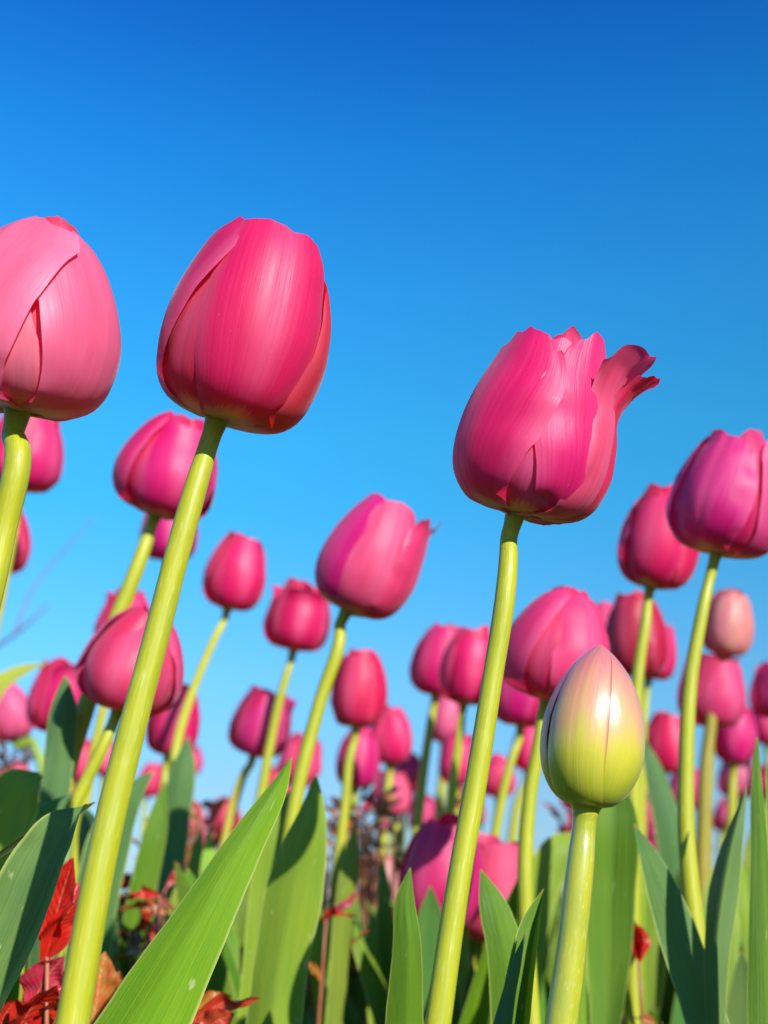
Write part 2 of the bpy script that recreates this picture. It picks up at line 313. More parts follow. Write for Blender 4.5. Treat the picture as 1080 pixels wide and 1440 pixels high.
def flower_frame(base, top, depth, tilt):
    B = at(base[0], base[1], depth); h = (at(top[0], top[1], depth) - B).length
    T = at(top[0], top[1], depth + h * tilt); h = (T - B).length
    D = (T - B).normalized()
    X = (RT - D * RT.dot(D)).normalized(); Y = D.cross(X)
    Mx = Matrix((X, Y, D)).transposed().to_4x4(); Mx.translation = B
    return Mx, h, D
def tulip(base, top, stem, sw, depth=None, kind='cup', az=0, tone=PINK, label='', group='tulips growing in the bed', petals=None, tilt=0.12, leaves=(), seed=0,
          opn=0.0, name='tulip', bud=False, scolor=(1, 1, 1), hi=False, H0=.064, stem_depth=0.0, glossy=False, wsc=1.0, fat=1.0):
    rn = random.Random(seed * 7 + 3); az = az + math.degrees(math.atan((540 - base[0]) / FPX))
    hp = math.hypot(top[0] - base[0], top[1] - base[1])
    if depth is None: depth = H0 * FPX / hp
    Fm, H, D = flower_frame(base, top, depth, tilt)
    B = Fm.translation.copy()
    vis = [at(u, v, depth * (1 - .30 * (v - base[1]) / FPX) + stem_depth * (i + 1)) for i, (u, v) in enumerate(stem)]   # nearly plumb
    last = vis[-1]; prev = vis[-2] if len(vis) > 1 else B
    dr = (last - prev); sl = dr / abs(dr.z) if abs(dr.z) > 1e-6 else Vector((0, 0, -1))
    g = Vector((last.x + sl.x * last.z * .45, last.y + sl.y * last.z * .3, 0))
    midp = last.lerp(g, .5) + Vector((sl.x, sl.y, 0)) * last.z * .08
    root = bpy.data.objects.new(name, None); C.objects.link(root); root.location = g; root.empty_display_size = .02
    root['label'] = label; root['category'] = 'tulip bud' if bud else 'tulip'; root['group'] = group
    r0 = sw[0] / 2 * depth / FPX; r1 = sw[1] / 2 * depth / FPX
    top_in = B + D * (H * 0.03)
    pts = [(Vector((g.x, g.y, -.01)), r1 * 1.05), (midp, r1 * 1.04)]
    nvv = len(vis)
    for i in range(nvv - 1, -1, -1): pts.append((vis[i], r0 + (r1 - r0) * (i + 1) / nvv))
    pts += [(B - D * (H * .14), r0 * 1.0), (B - D * (H * .05), r0 * 1.08), (B, r0 * 1.32), (top_in, r0 * 1.9)]
    tube('stem', pts, M_BSTEM if glossy else M_STEM, root, g, n=20 if hi else 12, k=8 if hi else 5, color=scolor)
    # flower: receptacle mesh carries the petals
    V = []; U = []; n = 12
    for j in range(6):
        t = j / 5; rr = (.07 * math.sin(math.pi * (.12 + .85 * t)) + .012) * H
        for i in range(n + 1):
            an = 2 * math.pi * i / n
            V.append(Fm @ Vector((math.cos(an) * rr, math.sin(an) * rr, (-.01 + .42 * t) * H)) - g); U.append((i / n, t))
    fl = link('flower', V, grid(n, 5), U, M_STEM, root, (.9, 1, .8))
    nu, nv = (26, 40) if hi else (12, 18)
    if bud:
        for k in range(3):   # inner three, then the closed outer three
            petal(fl, Fm, g, H, kind, az + 60 + 120 * k, W=.33, off=-.10, tuck=0, wave=.002, tm=.45, q=1.8, wb=.5, seed=seed + k + 5, nu=nu, nv=nv, m=M_BUD, wt=0, rd=0, pk=0, color=mixt((1, 1, 1), tone, 1), keel=0)
        for k, (da, ww, of) in enumerate(((25, .215, .012), (118, .345, 0.0), (-78, .345, 0.0), (210, .345, -.01))):
            petal(fl, Fm, g, H, kind, az + da, W=ww, off=of, tuck=.017, tw=.004, wave=.004, tm=.42, q=1.7, wb=.62, seed=seed + k, nu=nu, nv=nv, m=M_BUD, wt=0, rd=0, pk=0, color=jit(tone, rn, .05), keel=.004)
    else:
        if petals is None:
            petals = []
            for k in range(3):
                petals.append(dict(az=60 + 120 * k + rn.uniform(-7, 7), off=-.10, W=.38, L=1.0 + rn.uniform(-.03, .05), opn=opn * .6, wb=.3, q=2.2, c='in', wave=.014, curl=rn.choice([0, 0, .06])))
            for k in range(3):
                petals.append(dict(az=120 * k + rn.uniform(-10, 10), W=.375 + rn.uniform(-.03, .04), L=.97 + rn.uniform(-.06, .06), tw=.02, off=(0, .09, .04)[k], wb=.2, tm=.62, rd=rn.uniform(.10, .24), keel=.020, opn=opn, curl=rn.choice([-.03, 0, 0, .04]) if rn.random() < .88 else .16,
                                   wave=rn.uniform(.012, .028), q=rn.uniform(1.8, 2.8)))
        for k, p in enumerate(petals):
            p = dict(p); c = p.pop('c', None); p['az'] = p['az'] + az; p['W'] = p.get('W', .4) * wsc
            col = jit(mixt(tone, rn.choice([LIGHT, MAG, MAG, RED, PINK]), rn.uniform(0, .28)), rn, .10)
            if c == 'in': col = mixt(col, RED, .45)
            elif isinstance(c, tuple): col = c
            petal(fl, Fm, g, H, kind, fat=fat, seed=seed + k * 1.3, nu=nu, nv=nv, color=col, **p)
    for lf in leaves: leaf_px(root, g, **lf)
    return root

def blade(name, path, widths, m, parent, origin, color, fold=.3, roll=0, wav=.05, nu=10, k=7, seed=0, curlu=1.3, twist=0):
    """leaf blade along world points; widths are half widths in metres; fold > 0 turns the margins towards the viewer"""
    P = cr([(*p, wd) for p, wd in zip(path, widths)], k); V = []; U = []; nP = len(P)
    for j, q in enumerate(P):
        p = Vector(q[:3]); a = Vector(P[max(j - 1, 0)][:3]); b = Vector(P[min(j + 1, nP - 1)][:3])
        T = (b - a).normalized(); t = j / (nP - 1)
        Sd = (RT - T * RT.dot(T)).normalized(); Nn = Sd.cross(T)  # Nn points to the viewer for an upright blade
        if Nn.dot(CAM - p) < 0: Nn = -Nn
        Qt = Quaternion(T, R(roll + twist * t)); Sd = Qt @ Sd; Nn = Qt @ Nn
        wd = max(q[3], 0.00015); lw = (1 - t) ** .3
        ca = math.cos(fold * 1.2); 
        for i in range(nu + 1):
            u = -1 + 2 * i / nu
            n1 = noise.noise(Vector((t * 5, u * 1.0, seed * 2.1))) * wav * 2.6 * abs(u) + noise.noise(Vector((t * 14, u, seed + 7))) * wav * .5 * abs(u) ** 2
            ed = 1 + .03 * noise.noise(Vector((t * 22, u > 0, seed * 1.7)))
            V.append(p + Sd * (u * wd * ed * max(.25, ca)) + Nn * (wd * (math.sin(fold * 1.2) * abs(u) ** curlu + n1)) - origin)
            U.append(((u + 1) / 2, t))
    return link(name, V, grid(nu, nP - 1), U, m, parent, color)

GREEN = (.080, .180, .010); TEAL = (.062, .150, .042); BRIGHT = (.115, .25, .004); PALE = (.155, .26, .022); YEL = (.34, .40, .04)
def leaf_px(root, g, pts, d, w, color=GREEN, fold=.3, roll=0, d2=None, wav=.06, seed=0, foot=.5, name='leaf', curlu=1.3, twist=0, off=(0, 0), label=None, nu=12):
    """pts: pixels from tip down to the lowest visible point; w: full widths in pixels at each"""
    n = len(pts); d2 = d * (1 - .36 * (pts[-1][1] - pts[0][1]) / FPX) if d2 is None else d2
    dd = [d + (d2 - d) * i / max(1, n - 1) for i in range(n)]
    W3 = [at(u, v, q) for (u, v), q in zip(pts, dd)]
    hw = [x / 2 * q / FPX for x, q in zip(w, dd)]
    last = W3[-1]; base = Vector((g.x + off[0], g.y + off[1], 0.0))
    dr = (last - W3[-2]).normalized()
    seg = (last - base).length
    c1 = last + dr * seg * .30; c1.z = max(c1.z, .03); c2 = base.lerp(last, .3)
    path = [base, c2, c1] + W3[::-1]
    ws = [hw[-1] * .25, hw[-1] * foot, hw[-1] * .92] + hw[::-1]
    o = blade(name, [Vector(p) for p in path], ws, M_LEAF, root, g, color, fold, roll, wav, nu=nu, seed=seed, curlu=curlu, twist=twist)
    if label: o['label'] = label
    return o

# ------------------------------------------------------------------ ground
def ground():
    V = []; F = []; n = 90
    xs = [math.copysign((abs(i / n * 2 - 1)) ** 3 * 600, i / n * 2 - 1) for i in range(n + 1)]
    for j in range(n + 1):
        for i in range(n + 1):
            x = xs[i]; y = xs[j]; dist = math.hypot(x, y)
            z = .03 * noise.noise(Vector((x * 1.3, y * 1.3, 0))) * min(1, 3 / (dist + .1)) - .012
            V.append((x, y, z))
    o = link('ground', V, grid(n, n), None, M_SOIL); o['kind'] = 'structure'
ground()

# ------------------------------------------------------------------ the four sharp flowers in front
G = 'tulips in the front row, in focus'
tulip((305, 590), (388, 338), [(282, 665), (232, 850), (170, 1085), (100, 1440)], (28, 40), depth=.352, az=0, kind='broad', fat=.97, tone=mixt(PINK, ROSE, .4), tilt=.12, hi=True, seed=2, group=G,
      label='large deep pink closed tulip on a long slanting yellow-green stem, left of centre', wsc=1.0,
      petals=[dict(az=-44, off=-.04, W=.36, L=.93, c=(.60, .006, .04), wb=.9, wave=.008, rd=.05),
              dict(az=78, off=-.07, W=.38, L=.97, c=(.66, .02, .06), wave=.012),
              dict(az=190, off=-.09, W=.40, L=1.0, c='in'),
              dict(az=116, off=.13, W=.44, L=.90, c=(.80, .003, .008), tm=.5, wave=.01, wb=.3, opn=.02, rd=.2),  # pure red stands in for sunlight glowing through this petal
              dict(az=-106, off=.04, W=.47, L=1.03, tm=.85, wt=.9, rd=.05, rp=3, wave=.012, c=mixt(MAG, RED, .45), tuck=.0, keel=.01, wb=.12, lean=.02, frill=.03),  # colour pulled towards red to imitate light passing through the petal
              dict(az=22, off=.13, W=.385, L=1.0, tm=.62, wt=.72, rd=.04, rp=3, pk=.0, wave=.014, tuck=.065, keel=.014, wb=.22, lean=-.14, frill=.02, c=mixt(PINK, ROSE, .5))],
      leaves=[dict(pts=[(410, 1064), (388, 1108), (338, 1190), (275, 1300), (195, 1440)], d=.40, d2=.355, w=[2, 34, 62, 96, 140], color=BRIGHT, fold=-.28, roll=-12, wav=.03, seed=1, nu=20)])
tulip((24, 578), (78, 318), [(20, 620), (2, 760), (-45, 960), (-110, 1440)], (31, 40), depth=.345, az=0, kind='round', tone=LIGHT, tilt=.10, hi=True, seed=3, group=G,
      label='large pale pink glossy tulip cut by the left edge of the picture',
      petals=[dict(az=-14, off=.02, W=.21, tmax=.62, c=mixt(LIGHT, (.8, .25, .3), .5), wb=.6, wt=.35, wave=.004, tm=.4),
              dict(az=14, off=-.10, W=.36, L=1.03, c=(.80, .03, .07)),
              dict(az=160, off=-.09, W=.40, L=1.02, c='in'),
              dict(az=170, off=.0, W=.45, L=1.0),
              dict(az=-62, off=.12, W=.43, L=1.0, tm=.60, wt=.92, rd=.10, wave=.022, tuck=-.01, wb=.22, lean=.04, c=LIGHT),
              dict(az=60, off=.06, W=.42, L=.98, tm=.62, wt=.92, rd=.10, wave=.02, tuck=.0, wb=.22, c=mixt(LIGHT, PINK, .12))],
      leaves=[dict(pts=[(126, 1132), (108, 1150), (84, 1205), (48, 1295), (5, 1390), (-25, 1470)], d=.40, d2=.37, w=[2, 60, 120, 146, 150, 140], color=(.09, .18, .045), fold=.5, roll=-32, wav=.05, seed=4, nu=18, curlu=1.05),
              dict(pts=[(134, 1128), (104, 1143), (66, 1160), (28, 1182), (-20, 1215)], d=.405, w=[2, 13, 15, 12, 8], color=(.03, .055, .015), fold=.3, roll=35, wav=.15, seed=14, label='dark curled leaf with a torn brown margin')])
tulip((726, 722), (790, 486), [(716, 780), (690, 960), (650, 1210), (616, 1440)], (24, 32), depth=.362, az=0, kind='wide', fat=.94, tone=mixt(PINK, MAG, .5), tilt=.12, hi=True, seed=5, group=G,
      label='deep pink tulip with a ragged toothed rim and one petal curling out to the right',
      petals=[dict(az=6, off=-.02, W=.36, L=.97, c=mixt(MAG, (.8, .25, .3), .25), wb=.8, wave=.02),
              dict(az=118, off=-.10, W=.34, L=1.03, c='in', wave=.03),
              dict(az=-118, off=-.08, W=.36, L=1.03, c='in', wave=.03, rd=.25, pk=.09, frill=.08),
              dict(az=178, off=-.04, W=.42, L=1.08, c=RED, wave=.045, notch=.05, nu_=-.3),
              dict(az=18, off=-.15, frill=.07, W=.34, L=1.05, c=mixt(PINK, RED, .3), wave=.04, notch=.06, nu_=.4, rd=.15, curl=.05, ct=.85),
              dict(az=-58, off=.09, frill=.12, W=.50, L=1.0, tm=.74, wt=.72, rd=.13, rp=3, wave=.03, wb=.08, notch=.09, nu_=-.35, tuck=.0, tw=.0, c=PINK),
              dict(az=60, off=.03, frill=.10, W=.48, L=1.0, tm=.74, wt=.72, rd=.15, rp=3, wave=.03, wb=.08, notch=.09, nu_=.35, tuck=.0, c=mixt(PINK, MAG, .4)),
              dict(az=66, off=.08, W=.19, L=1.0, tm=.45, wt=.95, rd=.10, curl=.25, ct=.70, cd_=.0, wave=.03, c=mixt(ROSE, LIGHT, .5), pk=.0),
              dict(az=90, off=.11, W=.19, L=.93, tm=.45, wt=.8, rd=.08, curl=.28, ct=.68, cd_=.08, wave=.03, c=ROSE, pk=.0)],
      leaves=[dict(pts=[(577, 1220), (572, 1262), (576, 1330), (574, 1440)], d=.41, d2=.40, w=[2, 32, 50, 68], color=GREEN, fold=-.5, roll=14, wav=.02, seed=6),
              dict(pts=[(676, 1222), (692, 1262), (712, 1330), (722, 1440)], d=.45, d2=.43, w=[2, 40, 58, 64], color=GREEN, fold=-.35, roll=10, wav=.03, seed=7)])
tulip((824, 1134), (845, 907), [(818, 1200), (804, 1330), (790, 1440)], (34, 44), depth=.365, kind='bud', az=-46, tone=(1, 1, 1), tilt=.25, hi=True, seed=8, bud=True, glossy=True, name='tulip_bud', group=G,
      label='tight green bud flushed peach at its pointed tip, on a thick glossy stem',
      leaves=[dict(pts=[(765, 1250), (752, 1300), (742, 1360), (732, 1440)], d=.40, w=[2, 46, 66, 80], color=GREEN, fold=.8, roll=-24, wav=.03, seed=9),
              dict(pts=[(740, 1312), (728, 1350), (716, 1400), (706, 1450)], d=.385, w=[2, 16, 24, 34], color=TEAL, fold=-.5, roll=0, wav=.03, seed=10)])

# ------------------------------------------------------------------ second row
G = 'pink tulips behind the front row'
tulip((487, 858), (553, 706), [(478, 890), (450, 985), (412, 1145), (395, 1260)], (16, 21), az=0, tone=MAG, seed=11, H0=.066, group=G, hi=True, kind='cup', wsc=1.0,
      label='pink tulip with one petal splitting away to a pointed tip at its right shoulder',
      petals=[dict(az=-10, off=-.09, W=.38, L=.97, c='in'), dict(az=125, off=-.09, W=.38, c='in'), dict(az=-120, off=-.09, W=.38, c='in'),
              dict(az=175, off=0, W=.42), dict(az=-55, off=.02, W=.46, q=2.8, tm=.5, c=MAG, wave=.012), dict(az=25, off=.05, W=.36, q=2.6, c=mixt(PINK, LIGHT, .5), wave=.01),
              dict(az=72, off=.10, W=.30, wt=.55, rd=.12, opn=.12, curl=.12, L=1.0, ct=.8, frill=.10, c=mixt(PINK, LIGHT, .3), wave=.03, notch=.1, nu_=-.1)],
      leaves=[dict(pts=[(444, 1088), (440, 1130), (415, 1240), (392, 1360), (380, 1450)], d=.52, d2=.49, w=[2, 34, 86, 84, 88], color=PALE, fold=-.32, roll=-6, seed=12, nu=16),
              dict(pts=[(408, 1112), (392, 1150), (372, 1250), (362, 1350)], d=.62, w=[2, 30, 40, 40], color=PALE, fold=.2, roll=0, seed=13)])
tulip((218, 724), (264, 586), [(205, 765), (160, 880), (118, 1000), (88, 1105)], (17, 28), depth=.64, az=22, tone=mixt(PINK, MAG, .4), fat=1.1, seed=15, kind='round', group=G, opn=.03,
      label='pink tulip partly behind the large deep pink flower\'s stem, upper of the two there')
tulip((166, 998), (214, 858), [(152, 1035), (120, 1100), (95, 1150)], (16, 20), depth=.57, az=-14, tone=mixt(PINK, LIGHT, .35), seed=16, kind='round', fat=1.12, group=G, opn=.0,
      label='wide pink tulip crossed by the long slanting stem, lower left',
      leaves=[dict(pts=[(92, 950), (90, 985), (84, 1050), (78, 1110), (70, 1200)], d=.60, w=[4, 36, 46, 44, 46], color=TEAL, fold=-.35, roll=12, seed=17)])
tulip((768, 985), (806, 830), [(762, 1020), (745, 1120), (738, 1250), (742, 1330)], (17, 22), az=34, tone=mixt(PINK, LIGHT, .25), seed=18, kind='round', fat=1.08, group=G, depth=.58,
      label='broad pink tulip rising behind the green bud',
      leaves=[dict(pts=[(812, 1170), (790, 1190), (760, 1240), (742, 1310), (735, 1400)], d=.74, w=[2, 40, 60, 60, 50], color=PALE, fold=.1, roll=15, seed=19)])
tulip((1006, 778), (1042, 612), [(990, 850), (972, 950), (964, 1080), (970, 1230), (986, 1370)], (15, 25), az=-15, tone=MAG, seed=20, kind='cup', fat=1.1, group=G, hi=True, depth=.56,
      label='pink tulip cut by the right edge, on a long pale stem that bows left',
      leaves=[dict(pts=[(892, 1158), (912, 1200), (945, 1280), (975, 1370), (1000, 1450)], d=.50, d2=.46, w=[2, 30, 58, 68, 72], color=(.07, .16, .04), fold=-.12, roll=16, seed=21, nu=16),
              dict(pts=[(1050, 1104), (1036, 1160), (1018, 1250), (1008, 1340), (1006, 1450)], d=.49, w=[2, 32, 66, 56, 40], color=(.10, .19, .05), fold=-.75, roll=-16, seed=22, nu=16)])
tulip((914, 826), (940, 682), [(908, 870), (898, 940), (893, 1010), (890, 1120)], (13, 20), az=-10, tone=mixt(PINK, RED, .35), seed=23, kind='slim', group=G, wsc=1.1,
      label='slender red-pink tulip just left of the one cut by the right edge',
      leaves=[dict(pts=[(862, 1095), (862, 1140), (858, 1250), (856, 1350), (852, 1440)], d=.62, w=[20, 66, 74, 64, 44], color=GREEN, fold=.25, roll=-14, seed=24, nu=16)])

# ------------------------------------------------------------------ further back, softly blurred
G = 'blurred pink tulips further back'
def bt(base, top, stem, label, sw=(11, 14), **k): return tulip(base, top, stem, sw, label=label, **k)
bt((320, 856), (346, 753), [(306, 890), (275, 960), (250, 1040), (240, 1120)], 'small pink tulip alone against the sky, lower right of the large deep pink flower', az=20, tone=PINK, seed=30, group=G, kind='cup', scolor=(1.25, 1.2, 2.5),
   leaves=[dict(pts=[(264, 1035), (258, 1075), (245, 1150), (235, 1230), (228, 1300)], d=.9, w=[2, 34, 44, 46, 36], color=TEAL, fold=-.2, seed=31)])
bt((412, 914), (430, 816), [(404, 945), (385, 1020), (372, 1090), (360, 1160)], 'small round pink tulip left of the one with the split petal', az=8, tone=mixt(PINK, RED, .15), seed=32, group=G, kind='wide', fat=1.05)
bt((500, 1022), (508, 914), [(493, 1060), (486, 1120), (480, 1170)], 'upright red-pink tulip low beside the sky gap at centre', az=-30, tone=mixt(PINK, RED, .4), seed=33, group=G, kind='slim', wsc=1.1)
bt((548, 1074), (550, 994), [(545, 1110), (540, 1160)], 'small pink tulip touching the right side of an upright red-pink one', az=35, tone=PINK, seed=34, group=G, kind='cup')
bt((500, 1108), (508, 1022), [(490, 1140), (485, 1180)], 'narrow magenta tulip hanging behind the stem of the upright red-pink one', az=0, tone=MAG, seed=35, group=G, kind='slim')
bt((236, 788), (240, 700), [(228, 830), (190, 960), (170, 1080)], 'small pink tulip showing below the one beside the slanting stem', az=0, tone=MAG, seed=36, group=G, kind='wide')
bt((168, 925), (186, 828), [(150, 980), (125, 1100)], 'pink tulip half hidden above the wide one at lower left', az=20, tone=PINK, seed=37, group=G, kind='cup')
bt((28, 690), (48, 572), [(20, 740), (-10, 900)], 'pink tulip behind the large pale one at the left edge', az=40, tone=PINK, seed=38, group=G, kind='wide')
bt((-6, 806), (2, 700), [(-14, 860), (-30, 1000)], 'sliver of a pink tulip at the left edge, below the pale one', az=0, tone=PINK, seed=39, group=G, kind='cup')
bt((80, 1030), (94, 930), [(75, 1060), (60, 1140)], 'pink tulip behind an upright green leaf at lower left', az=15, tone=PINK, seed=40, group=G, kind='wide')
bt((22, 1040), (4, 962), [(40, 1040), (55, 1065), (58, 1140)], 'drooping pale pink tulip at the left edge with a bent green stem', az=25, tone=LIGHT, seed=41, group=G, kind='cup', scolor=(.6, .85, .9),
   leaves=[dict(pts=[(68, 932), (35, 942), (0, 962), (-20, 1000), (-30, 1080)], d=.95, w=[2, 20, 26, 28, 26], color=(.28, .34, .04), fold=.1, seed=42)])
bt((236, 1062), (250, 962), [(232, 1100), (228, 1180)], 'pink tulip under the right side of the wide one at lower left', az=-20, tone=PINK, seed=43, group=G, kind='slim', wsc=1.1)
bt((148, 1090), (152, 1040), [(146, 1130), (144, 1180)], 'tiny pink tulip seen between two yellow-green stems at lower left', az=0, tone=LIGHT, seed=44, group=G, kind='cup', H0=.05, depth=1.4)
bt((356, 1062), (382, 968), [(345, 1085), (332, 1120), (322, 1160)], 'pink tulip whose side is crossed by another stem, right of the wide sky gap', az=8, tone=MAG, seed=45, group=G, kind='wide', scolor=(1.3, 1.15, 3))
bt((418, 1102), (430, 1034), [(412, 1140), (405, 1200)], 'pink tulip behind the foot of the split-petal tulip\'s stem', az=30, tone=mixt(PINK, LIGHT, .4), seed=46, group=G, kind='wide', opn=.06)
bt((612, 978), (628, 878), [(605, 1020), (596, 1080), (588, 1150)], 'pink tulip left of its close neighbour, left of the toothed tulip\'s stem', az=-25, tone=MAG, seed=47, group=G, kind='cup')
bt((652, 990), (668, 880), [(648, 1020), (640, 1080), (632, 1150)], 'pink tulip just touching the stem of the toothed tulip, right of its close neighbour', az=15, tone=PINK, seed=48, group=G, kind='slim')
bt((625, 1044), (630, 978), [(622, 1090), (618, 1150)], 'pale salmon-pink tulip hanging low under a pair of tulips', az=0, tone=LIGHT, seed=49, group=G, kind='cup')
bt((642, 1104), (646, 1030), [(640, 1140), (636, 1190)], 'small pink tulip lowest beneath the close pair', az=30, tone=PINK, seed=50, group=G, kind='slim')
bt((732, 1020), (740, 905), [(722, 1060), (700, 1150), (690, 1230)], 'magenta tulip behind the left flank of the broad one near the bud', az=-20, tone=MAG, seed=51, group=G, kind='wide')
bt((742, 1084), (745, 1018), [(728, 1130), (720, 1180)], 'small pink tulip below the broad one, left of the bud', az=0, tone=PINK, seed=52, group=G, kind='slim')
bt((896, 952), (888, 834), [(894, 1000), (890, 1100)], 'dark red tulip in shade right of the broad pink one', az=-18, tone=(.50, .005, .012), seed=53, group=G, kind='slim', H0=.072)
bt((912, 954), (924, 876), [(905, 1000), (902, 1090)], 'pink tulip edge peeping out right of the dark red one', az=30, tone=PINK, seed=54, group=G, kind='wide', H0=.058)
bt((846, 930), (852, 848), [(848, 990), (850, 1090)], 'small pink tulip wedged between the broad one and the dark red one', az=0, tone=mixt(PINK, LIGHT, .3), seed=55, group=G, kind='slim')
tulip((1018, 922), (1028, 828), [(1010, 960), (995, 1050), (990, 1150)], (12, 20), az=-20, tone=(.80, .40, .28), seed=56, group=G, kind='slim', bud=False, name='tulip_bud', scolor=(.8, .62, 1.5), H0=.058, wsc=1,
      label='blurred pale peach bud at the right, above a cluster of pink tulips')
bt((1000, 1022), (1004, 918), [(998, 1060), (994, 1150)], 'pink tulip directly under the pale peach bud', az=40, tone=mixt(PINK, LIGHT, .3), seed=57, group=G, kind='wide', opn=.05)
bt((1032, 1074), (1036, 990), [(1030, 1110), (1028, 1180)], 'magenta-pink tulip lower right of the one under the peach bud', az=0, tone=MAG, seed=58, group=G, kind='slim')
bt((934, 1086), (940, 1003), [(932, 1130), (930, 1190)], 'small red-pink tulip between the green bud and the bowed stem', az=30, tone=mixt(PINK, RED, .4), seed=59, group=G, kind='cup',
   leaves=[dict(pts=[(902, 1035), (912, 1060), (928, 1110), (942, 1170), (950, 1250)], d=.9, w=[2, 18, 34, 40, 40], color=TEAL, fold=-.2, seed=60)])
bt((1036, 1122), (1038, 1062), [(1034, 1150), (1032, 1200)], 'pink tulip lowest of the cluster at the right', az=15, tone=LIGHT, seed=61, group=G, kind='wide')
bt((1080, 1046), (1072, 985), [(1084, 1090), (1086, 1170)], 'small pink tulip against the right edge, lower of the two there', az=0, tone=PINK, seed=62, group=G, kind='cup')
bt((1092, 1010), (1090, 930), [(1094, 1060), (1096, 1150)], 'pink tulip at the right edge above another small one', az=20, tone=MAG, seed=63, group=G, kind='wide')
bt((614, 1302), (626, 1150), [(610, 1340), (606, 1400)], 'low deep magenta tulip behind the foot of the toothed tulip\'s stem', az=-25, tone=(.70, .010, .16), seed=64, group=G, kind='cup', tilt=.18, H0=.066)
tulip((676, 1318), (692, 1176), [(672, 1350), (668, 1410)], (12, 16), az=20, tone=mixt(PINK, LIGHT, .5), seed=65, group=G, kind='wide', opn=.12, H0=.066, label='low open pale pink tulip right of the deep magenta one')
bt((556, 1146), (552, 1082), [(560, 1190), (562, 1250)], 'ragged small pink tulip low in the middle of the bed', az=0, tone=LIGHT, seed=66, group=G, kind='wide', opn=.08)
bt((490, 1236), (488, 1198), [(486, 1280), (480, 1340)], 'tiny pale pink tulip low among the leaves near the centre', az=0, tone=LIGHT, seed=67, group=G, kind='cup', H0=.034, sw=(6, 7), scolor=(.4, .6, .8))
bt((352, 1262), (360, 1160), [(350, 1300), (348, 1360)], 'magenta and red tulip low beside the broad pale leaf', az=20, tone=(.62, .012, .10), seed=68, group=G, kind='slim')
bt((318, 1178), (312, 1122), [(318, 1220), (318, 1280)], 'red tulip low behind the long bright leaf', az=0, tone=RED, seed=69, group=G, kind='wide')
bt((268, 1180), (274, 1132), [(268, 1220), (268, 1270)], 'tiny dusty pink tulip low left of the red one', az=0, tone=LIGHT, seed=70, group=G, kind='cup', H0=.045)
bt((918, 1218), (922, 1160), [(916, 1260), (914, 1310)], 'small purple-pink tulip low behind a pointed leaf at the right', az=0, tone=(.45, .02, .16), seed=71, group=G, kind='cup', H0=.05)
bt((896, 1240), (896, 1190), [(896, 1270), (896, 1310)], 'tiny salmon tulip low beside the small purple-pink one', az=0, tone=LIGHT, seed=72, group=G, kind='cup', H0=.042)
bt((1076, 1120), (1078, 1075), [(1076, 1150), (1076, 1200)], 'tiny red-pink tulip low at the right edge', az=0, tone=PINK, seed=73, group=G, kind='cup', H0=.05)

# leaf clumps that belong to no flower in view
def clump(label, gx, leaves, cat='tulip leaves', group='tulip leaf clumps in front', name='tulip_leaf_clump'):
    root = bpy.data.objects.new(name, None); C.objects.link(root); root.location = gx; root.empty_display_size = .02
    root['label'] = label; root['category'] = cat
    if group: root['group'] = group
    g = Vector(gx)
    for l in leaves: leaf_px(root, g, **l)
    return root
p = at(1085, 1440, .42)
clump('upright pointed green leaf pair at the right edge', (p.x, p.y, 0), [
    dict(pts=[(1065, 1036), (1066, 1080), (1072, 1200), (1078, 1330), (1082, 1450)], d=.44, w=[3, 16, 34, 50, 60], color=GREEN, fold=-.5, roll=10, seed=80),
    dict(pts=[(1078, 1070), (1090, 1130), (1100, 1250), (1100, 1450)], d=.46, w=[2, 30, 44, 50], color=GREEN, fold=.3, seed=81)])
p = at(20, 1440, .5)
clump('broad rounded green leaves at the left edge below the drooping tulip', (p.x - .03, p.y, 0), [
    dict(pts=[(58, 1090), (36, 1100), (10, 1140), (-10, 1200), (-20, 1300)], d=.52, w=[10, 52, 84, 80, 60], color=PALE, fold=.15, roll=20, seed=82, nu=16),
    dict(pts=[(96, 1118), (72, 1126), (40, 1160), (20, 1230), (10, 1330)], d=.56, w=[6, 36, 56, 60, 50], color=GREEN, fold=-.2, roll=-20, seed=83)])
p = at(150, 1440, .7)
clump('shaded blue-green leaves between the slanting stem and the bright leaf', (p.x, p.y, 0), [
    dict(pts=[(215, 1085), (190, 1110), (160, 1170), (135, 1270), (120, 1400)], d=.66, w=[3, 30, 60, 66, 60], color=TEAL, fold=-.2, roll=25, seed=85),
    dict(pts=[(118, 1135), (128, 1170), (140, 1260), (145, 1380)], d=.70, w=[4, 40, 66, 66], color=TEAL, fold=.2, roll=-25, seed=86),
    dict(pts=[(232, 1100), (222, 1150), (200, 1250), (180, 1380)], d=.72, w=[3, 30, 44, 50], color=GREEN, fold=.4, roll=20, seed=87)])

